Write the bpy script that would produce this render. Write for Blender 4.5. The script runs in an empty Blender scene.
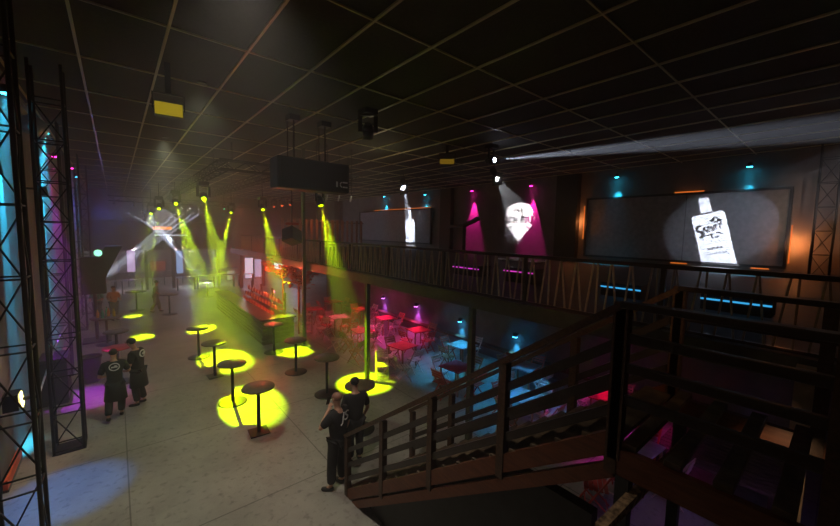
import bpy, math, random
from mathutils import Vector, Matrix, Euler
random.seed(7)
sc = bpy.context.scene
col = sc.collection
V = Vector
PI = math.pi

# ------------------------------------------------------------------ camera
F = 361.0
CAM = V((0, 0, 4.8))
cy = V((115-420, 263-226, -F)).normalized()
cx = V((847-420, 263-240, -F)); cx = (cx - cx.dot(cy)*cy).normalized()
cz = cx.cross(cy)
Rw = Matrix((cx, cy, cz))            # world <- camera
camd = bpy.data.cameras.new('camera'); camo = bpy.data.objects.new('camera', camd); col.objects.link(camo)
camd.sensor_width = 36; camd.lens = 36*F/840; camd.clip_start = 0.05; camd.clip_end = 300
camo.matrix_world = Matrix.Translation(CAM) @ Rw.to_4x4()
sc.camera = camo
def ray(px, py): return Rw @ V((px-420, 263-py, -F))
def onz(px, py, z=0):
    v = ray(px, py); return CAM + v*((z-CAM.z)/v.z)
def onx(px, py, x):
    v = ray(px, py); return CAM + v*(x/v.x)
def ony(px, py, y):
    v = ray(px, py); return CAM + v*(y/v.y)

# ------------------------------------------------------------------ materials
MATS = {}
def mat(name, c, rough=.6, metal=0., c2=None, scale=6., bump=0., emit=None, es=0., spec=.5, stretch=None):
    if name in MATS: return MATS[name]
    m = bpy.data.materials.new(name); m.use_nodes = True
    nt = m.node_tree; b = nt.nodes['Principled BSDF']
    b.inputs['Base Color'].default_value = (*c, 1)
    b.inputs['Roughness'].default_value = rough
    b.inputs['Metallic'].default_value = metal
    b.inputs['Specular IOR Level'].default_value = spec
    if c2 is None: c2 = tuple(min(1, k*1.35+.004) for k in c)
    tc = nt.nodes.new('ShaderNodeTexCoord')
    n = nt.nodes.new('ShaderNodeTexNoise'); n.inputs['Scale'].default_value = scale; n.inputs['Detail'].default_value = 5
    src = tc.outputs['Object']
    if stretch:
        mp = nt.nodes.new('ShaderNodeMapping'); mp.inputs['Scale'].default_value = stretch
        nt.links.new(src, mp.inputs['Vector']); src = mp.outputs['Vector']
    nt.links.new(src, n.inputs['Vector'])
    r = nt.nodes.new('ShaderNodeValToRGB')
    r.color_ramp.elements[0].position = .35; r.color_ramp.elements[1].position = .7
    r.color_ramp.elements[0].color = (*c, 1); r.color_ramp.elements[1].color = (*c2, 1)
    nt.links.new(n.outputs['Fac'], r.inputs['Fac']); nt.links.new(r.outputs['Color'], b.inputs['Base Color'])
    if bump:
        bp = nt.nodes.new('ShaderNodeBump'); bp.inputs['Strength'].default_value = bump
        nt.links.new(n.outputs['Fac'], bp.inputs['Height']); nt.links.new(bp.outputs['Normal'], b.inputs['Normal'])
    if emit:
        b.inputs['Emission Color'].default_value = (*emit, 1); b.inputs['Emission Strength'].default_value = es
    MATS[name] = m; return m
BLK = mat('black_paint', (.012, .012, .013), .5)
BLKM = mat('black_metal', (.02, .02, .022), .4, .6)
STEEL = mat('dark_steel_truss', (.012, .012, .014), .5, .3)
DWOOD = mat('dark_stained_wood', (.045, .022, .012), .5, c2=(.09, .045, .022), scale=4, stretch=(1, 8, 8), bump=.1)
RWOOD = mat('red_brown_wood', (.1, .028, .011), .5, c2=(.16, .048, .018), scale=5, stretch=(8, 1, 8), bump=.1)
TWOOD = mat('worn_tread_wood', (.05, .033, .02), .6, c2=(.13, .09, .05), scale=7, bump=.2)
TABLE = mat('table_laminate', (.1, .07, .04), .45, c2=(.14, .1, .06), scale=9)
RAILM = mat('rail_black', (.03, .022, .018), .35, .1)
CHAIRW = mat('chair_wood', (.35, .2, .1), .5, c2=(.45, .28, .15), scale=9)
SKIN = mat('skin', (.5, .27, .18), .55)
CLOTH = mat('black_cloth', (.012, .012, .014), .85)
HAIR = mat('dark_hair', (.01, .008, .007), .7)
WHITE = mat('white_print', (.8, .8, .8), .6)
FABRIC = mat('screen_fabric', (.3, .3, .31), .9)
BRASS = mat('gold_reflector', (.75, .55, .12), .3, .3)
GRATE = mat('balcony_paint', (.03, .026, .022), .6)
REDC = mat('red_tablecloth', (.5, .03, .05), .7)
GREENB = mat('bar_front_green', (.14, .16, .05), .4, c2=(.2, .22, .08))
GREY = mat('grey_panel', (.12, .12, .13), .6)
CREAM = mat('cream_paint', (.5, .42, .3), .6)
BALU = mat('galvanised_baluster', (.32, .27, .2), .45, .3)
def emis(name, c, s): return mat(name, (.02, .02, .02), .5, emit=c, es=s)

def floor_mat():
    m = bpy.data.materials.new('polished_concrete'); m.use_nodes = True
    nt = m.node_tree; b = nt.nodes['Principled BSDF']
    geo = nt.nodes.new('ShaderNodeNewGeometry')
    n1 = nt.nodes.new('ShaderNodeTexNoise'); n1.inputs['Scale'].default_value = .6; n1.inputs['Detail'].default_value = 8; n1.inputs['Roughness'].default_value = .65
    n2 = nt.nodes.new('ShaderNodeTexNoise'); n2.inputs['Scale'].default_value = 9; n2.inputs['Detail'].default_value = 6
    br = nt.nodes.new('ShaderNodeTexBrick'); br.offset = 0; br.inputs['Scale'].default_value = 1
    br.inputs['Brick Width'].default_value = 3.2; br.inputs['Row Height'].default_value = 3.2
    br.inputs['Mortar Size'].default_value = .012; br.inputs['Color1'].default_value = (1, 1, 1, 1); br.inputs['Color2'].default_value = (1, 1, 1, 1); br.inputs['Mortar'].default_value = (.45, .45, .45, 1)
    for n in (n1, n2, br): nt.links.new(geo.outputs['Position'], n.inputs['Vector'])
    r = nt.nodes.new('ShaderNodeValToRGB'); r.color_ramp.elements[0].position = .3; r.color_ramp.elements[1].position = .72
    r.color_ramp.elements[0].color = (.22, .21, .19, 1); r.color_ramp.elements[1].color = (.4, .38, .34, 1)
    nt.links.new(n1.outputs['Fac'], r.inputs['Fac'])
    r2 = nt.nodes.new('ShaderNodeValToRGB'); r2.color_ramp.elements[0].position = .25; r2.color_ramp.elements[1].position = .45
    r2.color_ramp.elements[0].color = (.55, .55, .55, 1)
    nt.links.new(n2.outputs['Fac'], r2.inputs['Fac'])
    x1 = nt.nodes.new('ShaderNodeMix'); x1.data_type = 'RGBA'; x1.blend_type = 'MULTIPLY'; x1.inputs['Factor'].default_value = 1
    nt.links.new(r.outputs['Color'], x1.inputs['A']); nt.links.new(r2.outputs['Color'], x1.inputs['B'])
    x2 = nt.nodes.new('ShaderNodeMix'); x2.data_type = 'RGBA'; x2.blend_type = 'MULTIPLY'; x2.inputs['Factor'].default_value = 1
    nt.links.new(x1.outputs['Result'], x2.inputs['A']); nt.links.new(br.outputs['Color'], x2.inputs['B'])
    nt.links.new(x2.outputs['Result'], b.inputs['Base Color'])
    b.inputs['Roughness'].default_value = .42
    return m
FLOORM = floor_mat()
WALLM = mat('painted_dark_wall', (.14, .135, .14), .8, c2=(.22, .21, .22), scale=1.5, bump=.05)
WALLR = mat('upper_wall_paint', (.17, .16, .155), .85, c2=(.24, .22, .21), scale=1.2)
WALLF = mat('far_wall_paint', (.06, .04, .035), .85, c2=(.11, .06, .05), scale=.6)
CEILM = mat('dark_ceiling_tile', (.018, .018, .015), .95, c2=(.03, .03, .025), scale=14, bump=.3)
TBAR = mat('ceiling_grid_bar', (.42, .38, .22), .4, c2=(.55, .5, .3), scale=.7)
RIDGE = mat('ridged_deck', (.1, .075, .05), .6, c2=(.18, .14, .09), scale=5)

# ------------------------------------------------------------------ mesh builder
class MB:
    def __init__(s): s.v = []; s.f = []; s.sm = []
    def add(s, vs, fs, smooth=False):
        k = len(s.v); s.v += [tuple(v) for v in vs]
        for f in fs: s.f.append(tuple(i+k for i in f)); s.sm.append(smooth)
        return s
    def box(s, c, d, R=None):
        x, y, z = d[0]/2, d[1]/2, d[2]/2; c = V(c)
        P = [V((a*x, b*y, e*z)) for e in (-1, 1) for b in (-1, 1) for a in (-1, 1)]
        if R: P = [R @ p for p in P]
        return s.add([c+p for p in P], [(0,2,3,1),(4,5,7,6),(0,1,5,4),(2,6,7,3),(0,4,6,2),(1,3,7,5)])
    def span(s, a, b):
        a, b = V(a), V(b); return s.box((a+b)/2, [abs(b[i]-a[i]) for i in range(3)])
    def beam(s, a, b, w, h, up=(0, 0, 1)):
        a, b = V(a), V(b); d = b-a; L = d.length; d.normalize(); u = V(up)
        if abs(d.dot(u)) > .98: u = V((0, 1, 0))
        x = d.cross(u).normalized(); z = x.cross(d)
        R = Matrix((x, d, z)).transposed()
        return s.box((a+b)/2, (w, L, h), R)
    def cyl(s, a, b, r0, r1=None, n=14, caps=True, smooth=True):
        a, b = V(a), V(b); r1 = r0 if r1 is None else r1
        d = (b-a).normalized(); u = V((0, 0, 1)) if abs(d.z) < .9 else V((1, 0, 0))
        x = d.cross(u).normalized(); y = d.cross(x)
        P = []
        for c, r in ((a, r0), (b, r1)):
            P += [c + (x*math.cos(2*PI*i/n)+y*math.sin(2*PI*i/n))*r for i in range(n)]
        s.add(P, [(i, (i+1) % n, n+(i+1) % n, n+i) for i in range(n)], smooth)
        if caps:
            k = len(s.v)-2*n; s.f.append(tuple(range(k+n-1, k-1, -1))); s.sm.append(False)
            s.f.append(tuple(range(k+n, k+2*n))); s.sm.append(False)
        return s
    def lathe(s, prof, c=(0, 0, 0), n=20):
        c = V(c); P = []
        for r, z in prof: P += [c+V((r*math.cos(2*PI*i/n), r*math.sin(2*PI*i/n), z)) for i in range(n)]
        F_ = []
        for j in range(len(prof)-1):
            for i in range(n): F_.append((j*n+i, j*n+(i+1) % n, (j+1)*n+(i+1) % n, (j+1)*n+i))
        F_.append(tuple(range(n-1, -1, -1))); F_.append(tuple(range((len(prof)-1)*n, len(prof)*n)))
        return s.add(P, F_, True)
    def ball(s, c, r, n=12, m=8):
        if not hasattr(r, '__len__'): r = (r, r, r)
        c = V(c); P = [c+V((0, 0, -r[2]))]
        for j in range(1, m):
            t = PI*j/m
            P += [c+V((r[0]*math.sin(t)*math.cos(2*PI*i/n), r[1]*math.sin(t)*math.sin(2*PI*i/n), -r[2]*math.cos(t))) for i in range(n)]
        P.append(c+V((0, 0, r[2])))
        F_ = [(0, 1+(i+1) % n, 1+i) for i in range(n)]
        for j in range(m-2):
            for i in range(n): F_.append((1+j*n+i, 1+j*n+(i+1) % n, 1+(j+1)*n+(i+1) % n, 1+(j+1)*n+i))
        L = len(P)-1; F_ += [(L, 1+(m-2)*n+i, 1+(m-2)*n+(i+1) % n) for i in range(n)]
        return s.add(P, F_, True)
    def mesh(s, name, m):
        me = bpy.data.meshes.new(name); me.from_pydata(s.v, [], s.f)
        me.polygons.foreach_set('use_smooth', s.sm); me.materials.append(m); me.update(); return me
    def build(s, name, m, parent=None, loc=None, rot=None, bevel=0, label=None):
        o = bpy.data.objects.new(name, s.mesh(name, m)); col.objects.link(o)
        if parent: o.parent = parent
        if loc is not None: o.location = loc
        if rot is not None: o.rotation_euler = rot
        if bevel:
            b = o.modifiers.new('bevel', 'BEVEL'); b.width = bevel; b.segments = 2; b.limit_method = 'ANGLE'
        if label: o['label'] = label
        return o
def tag(o, label=None, cat=None, group=None, kind=None):
    if label: o['label'] = label
    if cat: o['category'] = cat
    if group: o['group'] = group
    if kind: o['kind'] = kind
    return o
def empty(name, loc=(0, 0, 0), rz=0, label=None, cat=None, group=None):
    o = bpy.data.objects.new(name, None); col.objects.link(o); o.location = loc; o.rotation_euler = (0, 0, rz)
    return tag(o, label, cat, group)
def kids(o): return [c for c in bpy.data.objects if c.parent is o and c.type != 'LIGHT']
def copy_tree(o, loc=None, rz=None, label=None, group=None, parent=None):
    c = o.copy(); col.objects.link(c); c.parent = parent
    for k in kids(o): copy_tree(k, parent=c)
    if loc is not None: c.location = loc
    if rz is not None: c.rotation_euler = (0, 0, rz)
    if label: c['label'] = label
    if group: c['group'] = group
    return c
def struct(name, mb, m): return tag(mb.build(name, m), kind='structure')
def spot(loc, target, P, ang, c, blend=.3, r=.03):
    d = bpy.data.lights.new('spot', 'SPOT'); d.energy = P; d.spot_size = math.radians(ang); d.spot_blend = blend
    d.color = c; d.shadow_soft_size = r
    o = bpy.data.objects.new('spot_light_source', d); col.objects.link(o); o.location = loc
    o.rotation_euler = (V(target)-V(loc)).to_track_quat('-Z', 'Y').to_euler(); return o
def point(loc, P, c, r=.08):
    d = bpy.data.lights.new('point', 'POINT'); d.energy = P; d.color = c; d.shadow_soft_size = r
    o = bpy.data.objects.new('point_light_source', d); col.objects.link(o); o.location = loc; return o

def meshify(o):
    dg = bpy.context.evaluated_depsgraph_get(); dg.update()
    me = bpy.data.meshes.new_from_object(o.evaluated_get(dg))
    n = bpy.data.objects.new(o.name, me); col.objects.link(n); n.parent = o.parent
    n.location = o.location; n.rotation_euler = o.rotation_euler; nm = o.name
    bpy.data.objects.remove(o); n.name = nm; return n
YEL = (.62, 1., .0); CYAN = (.03, .62, 1.); MAG = (1., .02, .38); COOL = (.72, .8, 1.)

# ------------------------------------------------------------------ shell
CZ = 8.0; LX = -1.75; RX = 18.8; FY = 42.0; NY = -5.0
LCX = 3.05; MX = 6.0; MZ = 3.42; MB_ = 3.22
struct('floor', MB().span((LX-.3, NY, -.15), (RX+.3, FY, 0)), FLOORM)
struct('ceiling', MB().span((LX-.3, NY, CZ), (RX+.3, FY, CZ+.15)), CEILM)
struct('wall_left', MB().span((LX-.25, NY, 0), (LX, FY, CZ)), WALLM)
struct('wall_right', MB().span((RX, NY, 0), (RX+.25, FY, CZ)), WALLR)
struct('wall_far', MB().span((LX, FY, 0), (RX, FY+.25, CZ)), WALLF)
struct('wall_near', MB().span((LX, NY-.25, 0), (RX, NY, CZ)), WALLM)
struct('wall_lower_right', MB().span((11.0, -1, 0), (11.2, 23, MB_)), WALLM)
# ceiling grid: long bars run away from the camera, cross bars are short and broken
g = MB()
sp = .81*(CZ-4.8)/2.2; k0 = .54*(CZ-4.8)/2.2
xs = [k0+sp*i for i in range(-2, 16)]
for i, x in enumerate(xs):
    if LX < x < RX: g.span((x-.02, NY, CZ-.035), (x+.02, FY, CZ-.002))
ys = [2.55+2.36*j for j in range(-3, 17)]
for j, y in enumerate(ys):
    g.span((LX, y-.014, CZ-.028), (RX, y+.014, CZ-.002))
struct('ceiling_grid', g, TBAR)
struct('trim_1', MB().span((LX, NY, CZ-.09), (LX+.06, FY, CZ)), GREY)
# mezzanine
struct('mezzanine_floor', MB().span((MX, NY, MB_), (RX, 27, MZ)), GRATE)
e = MB(); e.span((MX-.08, -1, MB_-.06), (MX, 27, MZ+.03)); struct('trim_2', e, mat('fascia_green_grey', (.06, .06, .04), .45))
# dark pilasters and curtain on the right wall
for px, w, m in ((448, 1.1, BLK), (568, 1.2, BLK), (340, 1.2, WALLF)):
    p = onx(px, 230, RX); struct('trim_3', MB().span((RX-.35, p.y-w/2, MZ), (RX, p.y+w/2, CZ)), m)

# far end under-balcony: dark upper band with bright rooms beneath it
struct('far_balcony_front', MB().span((LX, 34.6, 3.0), (13.5, 35.0, 5.2)), WALLF)
struct('far_balcony_floor', MB().span((LX, 35.0, 3.0), (13.5, FY, 3.2)), GRATE)

# ------------------------------------------------------------------ truss towers by the left wall
def truss_tower(x, y, label, h=CZ-.05, w=.46, step=.8, z0=0):
    t = empty('truss_tower', (x, y, z0), 0, label, 'truss', 'truss towers along the left wall')
    h -= z0
    for sx in (-w/2, w/2):
        for sy in (-w/2, w/2):
            MB().cyl((sx, sy, .02), (sx, sy, h), .028, n=10).build('chord', STEEL, t)
    l = MB(); n = int(h/step)
    for i in range(n+1):
        z = .06+i*step
        for a, b in (((-1, -1), (1, -1)), ((1, -1), (1, 1)), ((1, 1), (-1, 1)), ((-1, 1), (-1, -1))):
            l.cyl((a[0]*w/2, a[1]*w/2, z), (b[0]*w/2, b[1]*w/2, z), .014, n=6)
            if i < n:
                p, q = (a, b) if i % 2 else (b, a)
                l.cyl((p[0]*w/2, p[1]*w/2, z), (q[0]*w/2, q[1]*w/2, z+step), .013, n=6)
    l.build('lattice', STEEL, t)
    MB().box((0, 0, .008), (w+.06, w+.06, .016)).build('base_plate', BLK, t)
    return t
truss_tower(-1.2, 7.35, 'black truss tower nearest the camera at the left edge of the room', step=1.0)
truss_tower(-.93, 10.55, 'black truss tower whose foot stands beside the blue floor light')
truss_tower(-1.47, 15.9, 'black truss tower behind the dark bin at the left wall')
truss_tower(-1.4, 22.5, 'black truss tower with magenta wall light behind it')
truss_tower(-1.3, 26.5, 'farthest truss tower, glinting blue, by the raised black speaker')

# wall wash lamps
def wash_lamp(p, n, c, label, group, P=600, tgt=None, ang=36):
    t = empty('wash_lamp', p, math.atan2(-n, 0) if 0 else 0, label, 'stage lamp', group)
    nx = n
    MB().box((-nx*.09, 0, .02), (.14, .07, .05)).build('bracket', BLKM, t)
    MB().cyl((0, 0, .1), (0, 0, -.06), .07, .09, n=16).build('housing', BLKM, t)
    MB().cyl((0, 0, -.062), (0, 0, -.075), .085, n=16).build('lens', emis('lens_%s' % label.split()[0], c, 18), t)
    q = V(p)+V((0, 0, -.1))
    spot(q, tgt or q+V((-nx*.11, 0, -3)), P, ang, c, .6, .04)
    return t
lw = [((5, 90), CYAN, 'cyan'), ((45, 131), CYAN, 'cyan'), ((55, 155), MAG, 'magenta'), ((71, 167), MAG, 'magenta'), ((77, 176), CYAN, 'cyan')]
wh = ['nearest the camera at the left edge', 'below the round silver lamp', 'beside the third truss tower', 'between the two far truss towers', 'farthest along']
for (p, c, nm), w in zip(lw, wh):
    q = onx(p[0], p[1], LX+.16)
    wash_lamp(q, 1, c, '%s wash lamp on the left wall, %s' % (nm, w), 'wash lamps on the left wall', ((14000 if p[0] < 20 else 30000) if p[0] < 50 else 6000) if c is CYAN else 2600, q+V((-.26, 0, -3)), 14)
rw = [((384, 196), CYAN, 'cyan', 'above the left end of the small bottle screen'), ((425, 194), CYAN, 'cyan', 'above the right end of the small bottle screen'),
      ((472, 190), MAG, 'magenta', 'left of the projected badge'), ((531, 185), MAG, 'magenta', 'just above the projected badge'),
      ((617, 176), CYAN, 'cyan', 'over the dark half of the wide screen'), ((750, 165), CYAN, 'cyan', 'over the bottle end of the wide screen')]
for p, c, nm, w in rw:
    q = onx(p[0], p[1], RX-.28)
    mg = c is MAG
    wash_lamp(q, -1, c, '%s wash lamp on the upper wall, %s' % (nm, w), 'wash lamps on the upper right wall', 2200 if mg else 1300,
              q+V((.22 if mg else .12, 0, -3.0)), 34 if mg else 44)
for px, py, c, nm, w in ((383, 297, (.6, .12, 1.), 'violet', 'nearest the tall column'), (416, 305, (.75, .12, 1.), 'pink', 'between the violet and blue ones'),
                      (460, 320, (.05, .5, 1.), 'blue', 'left of the second balcony post'), (515, 335, (.05, .5, 1.), 'light blue', 'nearest the stairs')):
    q = onx(px, py, 11-.16)
    wash_lamp(q, -1, c, '%s wall lamp under the balcony, %s' % (nm, w), 'low wall lamps under the balcony', 130, q+V((.09, 0, -1)), 50)
# wooden ledge on the lower wall
tag(MB().span((10.72, 2, .42), (11.0, 20, .5)).build('wall_bench', RWOOD), 'long red-brown bench ledge under the low wall lamps', 'bench')

# round silver lamp on left wall
q = onx(32, 126, -1.45)
t = empty('round_flood_lamp', q, 0, 'round silver flood lamp with bowl reflector high on the left wall', 'stage lamp')
rot = Euler((math.radians(60), 0, math.radians(25)))
MB().lathe([(.06, .2), (.22, .14), (.3, 0), (.29, 0), (.2, .11), (.02, .15)], n=24).build('reflector', mat('brushed_silver', (.5, .52, .52), .3, .7), t, rot=rot)
MB().box((-.2, 0, 0), (.35, .06, .06)).build('bracket', BLKM, t)
MB().ball((0, 0, .08), .07).build('bulb', emis('teal_bulb', (.2, .9, .8), 3), t, rot=rot)

# ------------------------------------------------------------------ hung truss rig
def flat_truss(name, a, b, label, w=.34, h=.34, group='hung lighting trusses'):
    a, b = V(a), V(b); t = empty(name, a, 0, label, 'truss', group)
    d = b-a; L = d.length; u = d/L; s = u.cross(V((0, 0, 1))); z = V((0, 0, 1))
    for i in (-1, 1):
        for j in (-1, 1):
            o = s*(i*w/2)+z*(j*h/2); MB().cyl(o, d+o, .028, n=8).build('chord', STEEL, t)
    l = MB(); n = max(2, int(L/.45))
    for i in range(n):
        p, q_ = u*(L*i/n), u*(L*(i+1)/n)
        for k in (-1, 1):
            j = 1 if i % 2 else -1
            l.cyl(p+s*(k*w/2)-z*(j*h/2), q_+s*(k*w/2)+z*(j*h/2), .013, n=5)
            l.cyl(p+z*(k*h/2)-s*(j*w/2), q_+z*(k*h/2)+s*(j*w/2), .013, n=5)
    l.build('lattice', STEEL, t)
    for i in (.08, .5, .92):
        MB().cyl(d*i+z*h/2, d*i+z*(CZ-a.z), .012, n=6).build('hanger', BLKM, t)
    return t
TZ = 7.15; RY = 15.4
flat_truss('lighting_truss', (3.2, RY, TZ), (3.2, 36.5, TZ), 'long black ceiling truss running away over the dance floor')
flat_truss('lighting_truss', (3.0, RY-.25, TZ), (8.8, RY-.25, TZ), 'black ceiling truss crossing toward the balcony')
flat_truss('lighting_truss', (5.5, RY+.2, TZ+.1), (5.5, 33, TZ+.1), 'black ceiling truss over the bar counter')
flat_truss('lighting_truss', (-.3, 33.6, 6.75), (9.6, 33.6, 6.75), 'far ceiling truss holding the white fan of beams')

def moving_head(p, target, c, P, ang, label, group, zc=CZ, s=1., lens=30, blend=.5, r=.03, name='moving_head_lamp', vis=True):
    p = V(p); target = V(target); d = (target-p).normalized()
    top = max(p.z+.5*s, p.z+.2)
    t = empty(name, p, 0, label, 'stage lamp', group)
    az = math.atan2(d.y, d.x)
    side = V((-math.sin(az), math.cos(az), 0))
    piv = -d*.14*s
    hd = MB()
    hd.cyl(piv-d*.2*s, piv-d*.1*s, .07*s, .13*s, n=18); hd.cyl(piv-d*.1*s, piv+d*.12*s, .13*s, .12*s, n=18)
    hd.build('lamp_head', BLKM, t)
    MB().cyl(d*-.02*s, d*.0*s, .07*s, n=18).build('lens', emis('beam_lens_%s' % group[:6], c, lens), t)
    b = V((piv.x, piv.y, piv.z+.36*s))
    y = MB()
    for k in (-1, 1): y.beam(piv+side*(k*.17*s), b+side*(k*.17*s), .03*s, .09*s, up=tuple(side))
    y.beam(b+side*.185*s, b-side*.185*s, .09*s, .03*s); y.build('yoke', BLKM, t)
    MB().box(b+V((0, 0, .08*s)), (.32*s, .32*s, .13*s)).build('base_box', BLKM, t, bevel=.015)
    MB().cyl(b+V((0, 0, .14*s)), (b.x, b.y, zc-p.z), .02, n=8).build('hanger', BLKM, t)
    spot(p+d*.03, target, P, ang, c, blend, r)
    return t
HG = 'yellow moving heads over the dance floor'
heads = [((204, 199), 6.12, (252, 402), 9.3, 'yellow beam head on the near truss corner, aimed at the largest floor pool', 1.35, 1.),
         ((176, 204), 6.0, (225, 359), 10.5, 'yellow beam head left of the near truss corner', 1.2, 1.6),
         ((159, 209), 5.75, (142, 337), 7.6, 'yellow beam head just right of the lit disc over the stage', 1.1, 1.4),
         ((151, 214), 5.6, (133, 316), 7.2, 'leftmost yellow beam head, in front of the stage fan', 1.1, 1.4)]
YH = 95000
for (px, py), z, tg, a, lb, s, mu in heads:
    p = onz(px, py, z); q = onz(*tg, 0)
    moving_head(p, q, YEL, YH*((p-q).length/12)**2*.5*mu, a, lb, HG, TZ, s, lens=5)
for (px, py), tg, a, lb in (((231, 213), (202, 329), 9, 'yellow beam head over the far end of the bar'), ((263, 210), (293, 349), 14, 'yellow beam head beside the red lamps over the bar'),
                      ((321, 206), (364, 383), 18.5, 'yellow beam head below the hung loudspeaker, lighting the folding chairs')):
    p = onx(px, py, 5.1 if px > 300 else 5.5); q = onz(*tg, 0)
    moving_head(p, q, YEL, YH*((p-q).length/12)**2*(1.4 if px < 240 else .8 if px < 300 else .8), a, lb, HG, TZ, 1., lens=5)

# white fan over the stage
FG = 'white beam lamps over the stage'
k = 0
for (px, py), tg in (((115, 204), (160, 232)), ((135, 206), (165, 233)), ((144, 206), (166, 236)), ((144, 213), (168, 240)), ((144, 219), (170, 245)),
                     ((182, 208), (150, 236)), ((190, 209), (152, 238)), ((198, 210), (156, 240)), ((206, 209), (158, 242))):
    p = ony(px, py, 33.2); q = ony(tg[0], tg[1], 34.1); k += 1
    lb = ['farthest left', 'second from left', 'topmost of the left stack', 'middle of the left stack', 'lowest of the left stack', 'innermost on the right', 'second on the right', 'third on the right', 'outermost on the right'][k-1]
    moving_head(p, q, COOL, 220000, 2.8, 'small white beam lamp over the stage, %s' % lb, FG, 6.75 if p.z < 6.3 else 7, .42, 40, .2, .02)
# lit disc and fringe
p = ony(162, 221, 35.0-.45)
t = empty('stage_disc', p, 0, 'glowing white disc with orange lower edge above the stage fringe', 'stage decoration')
MB().cyl((0, 0, 0), (0, .1, 0), .95, n=32).build('disc', emis('disc_white', (.8, .75, .75), .3), t)
MB().box((0, -.03, -.55), (1.2, .05, .2)).build('light_strip', emis('disc_orange', (1, .3, .05), 2.5), t)
MB().cyl((0, .05, .9), (0, .05, CZ-p.z-.1), .02).build('hanger', BLKM, t)
a = ony(155, 235, 34.3); b = ony(187, 248, 34.3)
t = empty('light_fringe', (a.x, 34.3, b.z), 0, 'fringe of hanging light rods across the stage front', 'stage decoration')
MB().box(((b.x-a.x)/2, 0, a.z-b.z), (b.x-a.x, .08, .08)).build('top_bar', BLKM, t)
r_ = MB(); tp = MB(); n = 18
for i in range(n):
    x = (b.x-a.x)*i/(n-1); r_.cyl((x, 0, 0), (x, 0, a.z-b.z), .025, n=6); tp.ball((x, -.06, a.z-b.z), .045, 6, 5)
r_.build('rods', emis('rod_glow', (.5, .55, .6), .09), t); tp.build('tip_lights', emis('tip_glow', (.8, .9, 1), 1.6), t)
for x in (0, b.x-a.x): MB().cyl((x, .05, a.z-b.z), (x, .05, 2.6+a.z-b.z), .015).build('hanger', BLKM, t)

# red/magenta lamps over the bar
for px, py, c, nm in ((266, 207, (1, .1, .02), 'red lamp leftmost in the row over the bar'), (274, 207, (1, .03, .4), 'pink lamp second in the row over the bar'),
                  (282, 206, (1, .06, .3), 'pink-red lamp third in the row over the bar'), (290, 205, (1, .12, .02), 'orange-red lamp at the right end of the row over the bar')):
    p = ony(px, py, 27.5)
    moving_head(p, p+V((.02, .3, -3)), c, 5000, 14, nm, 'red lamps over the bar', 7.25, .9, 14, .4)
for px, py in ((224, 209), (234, 210)):
    p = ony(px, py, 30)
    moving_head(p, p+V((.02, .3, -3)), (.02, .9, .4), 3000, 7, 'small green lamp over the far bar, %s one' % ('left' if px == 224 else 'right'), 'green lamps over the far bar', 7.25, .6, 12, .4)

# big white beam and projector lamps
moving_head(onz(495, 160, 7.45), onz(715, 139, 7.35), COOL, 140000, 5, 'white beam lamp at the ceiling throwing a beam to the right', 'white ceiling lamps', CZ, 1.1, 200, .5)

# ------------------------------------------------------------------ gobo projections (printed glass slides in front of real lamps)
def gobo(src, yc, zc, rows, marks, W, H, P, label, tilt=0., col_=(.8, .86, 1.)):
    """rows: (h, left, right) opening profile in metres on the wall; marks: opaque patches (x, h, w, t, rot)."""
    src = V(src); k = .35/(RX-src.x)
    t = empty('projector_lamp', src, 0, label, 'projector', 'logo projector lamps')
    ct, st = math.cos(tilt), math.sin(tilt)
    def P_(u, h):    # wall coordinates (u to the right as seen = -Y, h up) -> plate position
        u, h = u*ct-h*st, u*st+h*ct
        w = V((RX, yc-u, zc+h)); return (w-src)*k
    s = MB()
    def quad(pts): s.add([P_(*p) for p in pts], [(0, 1, 2, 3)])
    h0, h1 = rows[0][0], rows[-1][0]
    ang = math.degrees(2*math.atan(W/(V((RX, yc, zc))-src).length)); W = H = W*3
    quad([(-W, -H), (W, -H), (W, h0), (-W, h0)]); quad([(-W, h1), (W, h1), (W, H), (-W, H)])
    for (ha, la, ra), (hb, lb, rb) in zip(rows, rows[1:]):
        if hb-ha < 1e-6: continue
        quad([(-W, ha), (la, ha), (lb, hb), (-W, hb)]); quad([(ra, ha), (W, ha), (W, hb), (rb, hb)])
    for (u, h, w, th, ro) in marks:
        c_, s_ = math.cos(ro), math.sin(ro)
        quad([(u+a*c_-b*s_, h+a*s_+b*c_) for a, b in ((-w/2, -th/2), (w/2, -th/2), (w/2, th/2), (-w/2, th/2))])
    s.build('slide', BLK, t)
    d = (V((RX, yc, zc))-src).normalized()
    MB().cyl(-d*.5, -d*.12, .14, .14, n=18).build('housing', BLKM, t)
    MB().cyl((-d*.3)+V((0, 0, .14)), (-d.x*.3, -d.y*.3, CZ-src.z), .02, n=8).build('hanger', BLKM, t)
    L = (V((RX, yc, zc))-src).length
    spot(src, (RX, yc, zc), P, ang, col_, .05, 0)
    return t
def arc_rows(fn, lo, hi, n): return [(lo+(hi-lo)*i/n,)+fn(lo+(hi-lo)*i/n) for i in range(n+1)]
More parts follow.
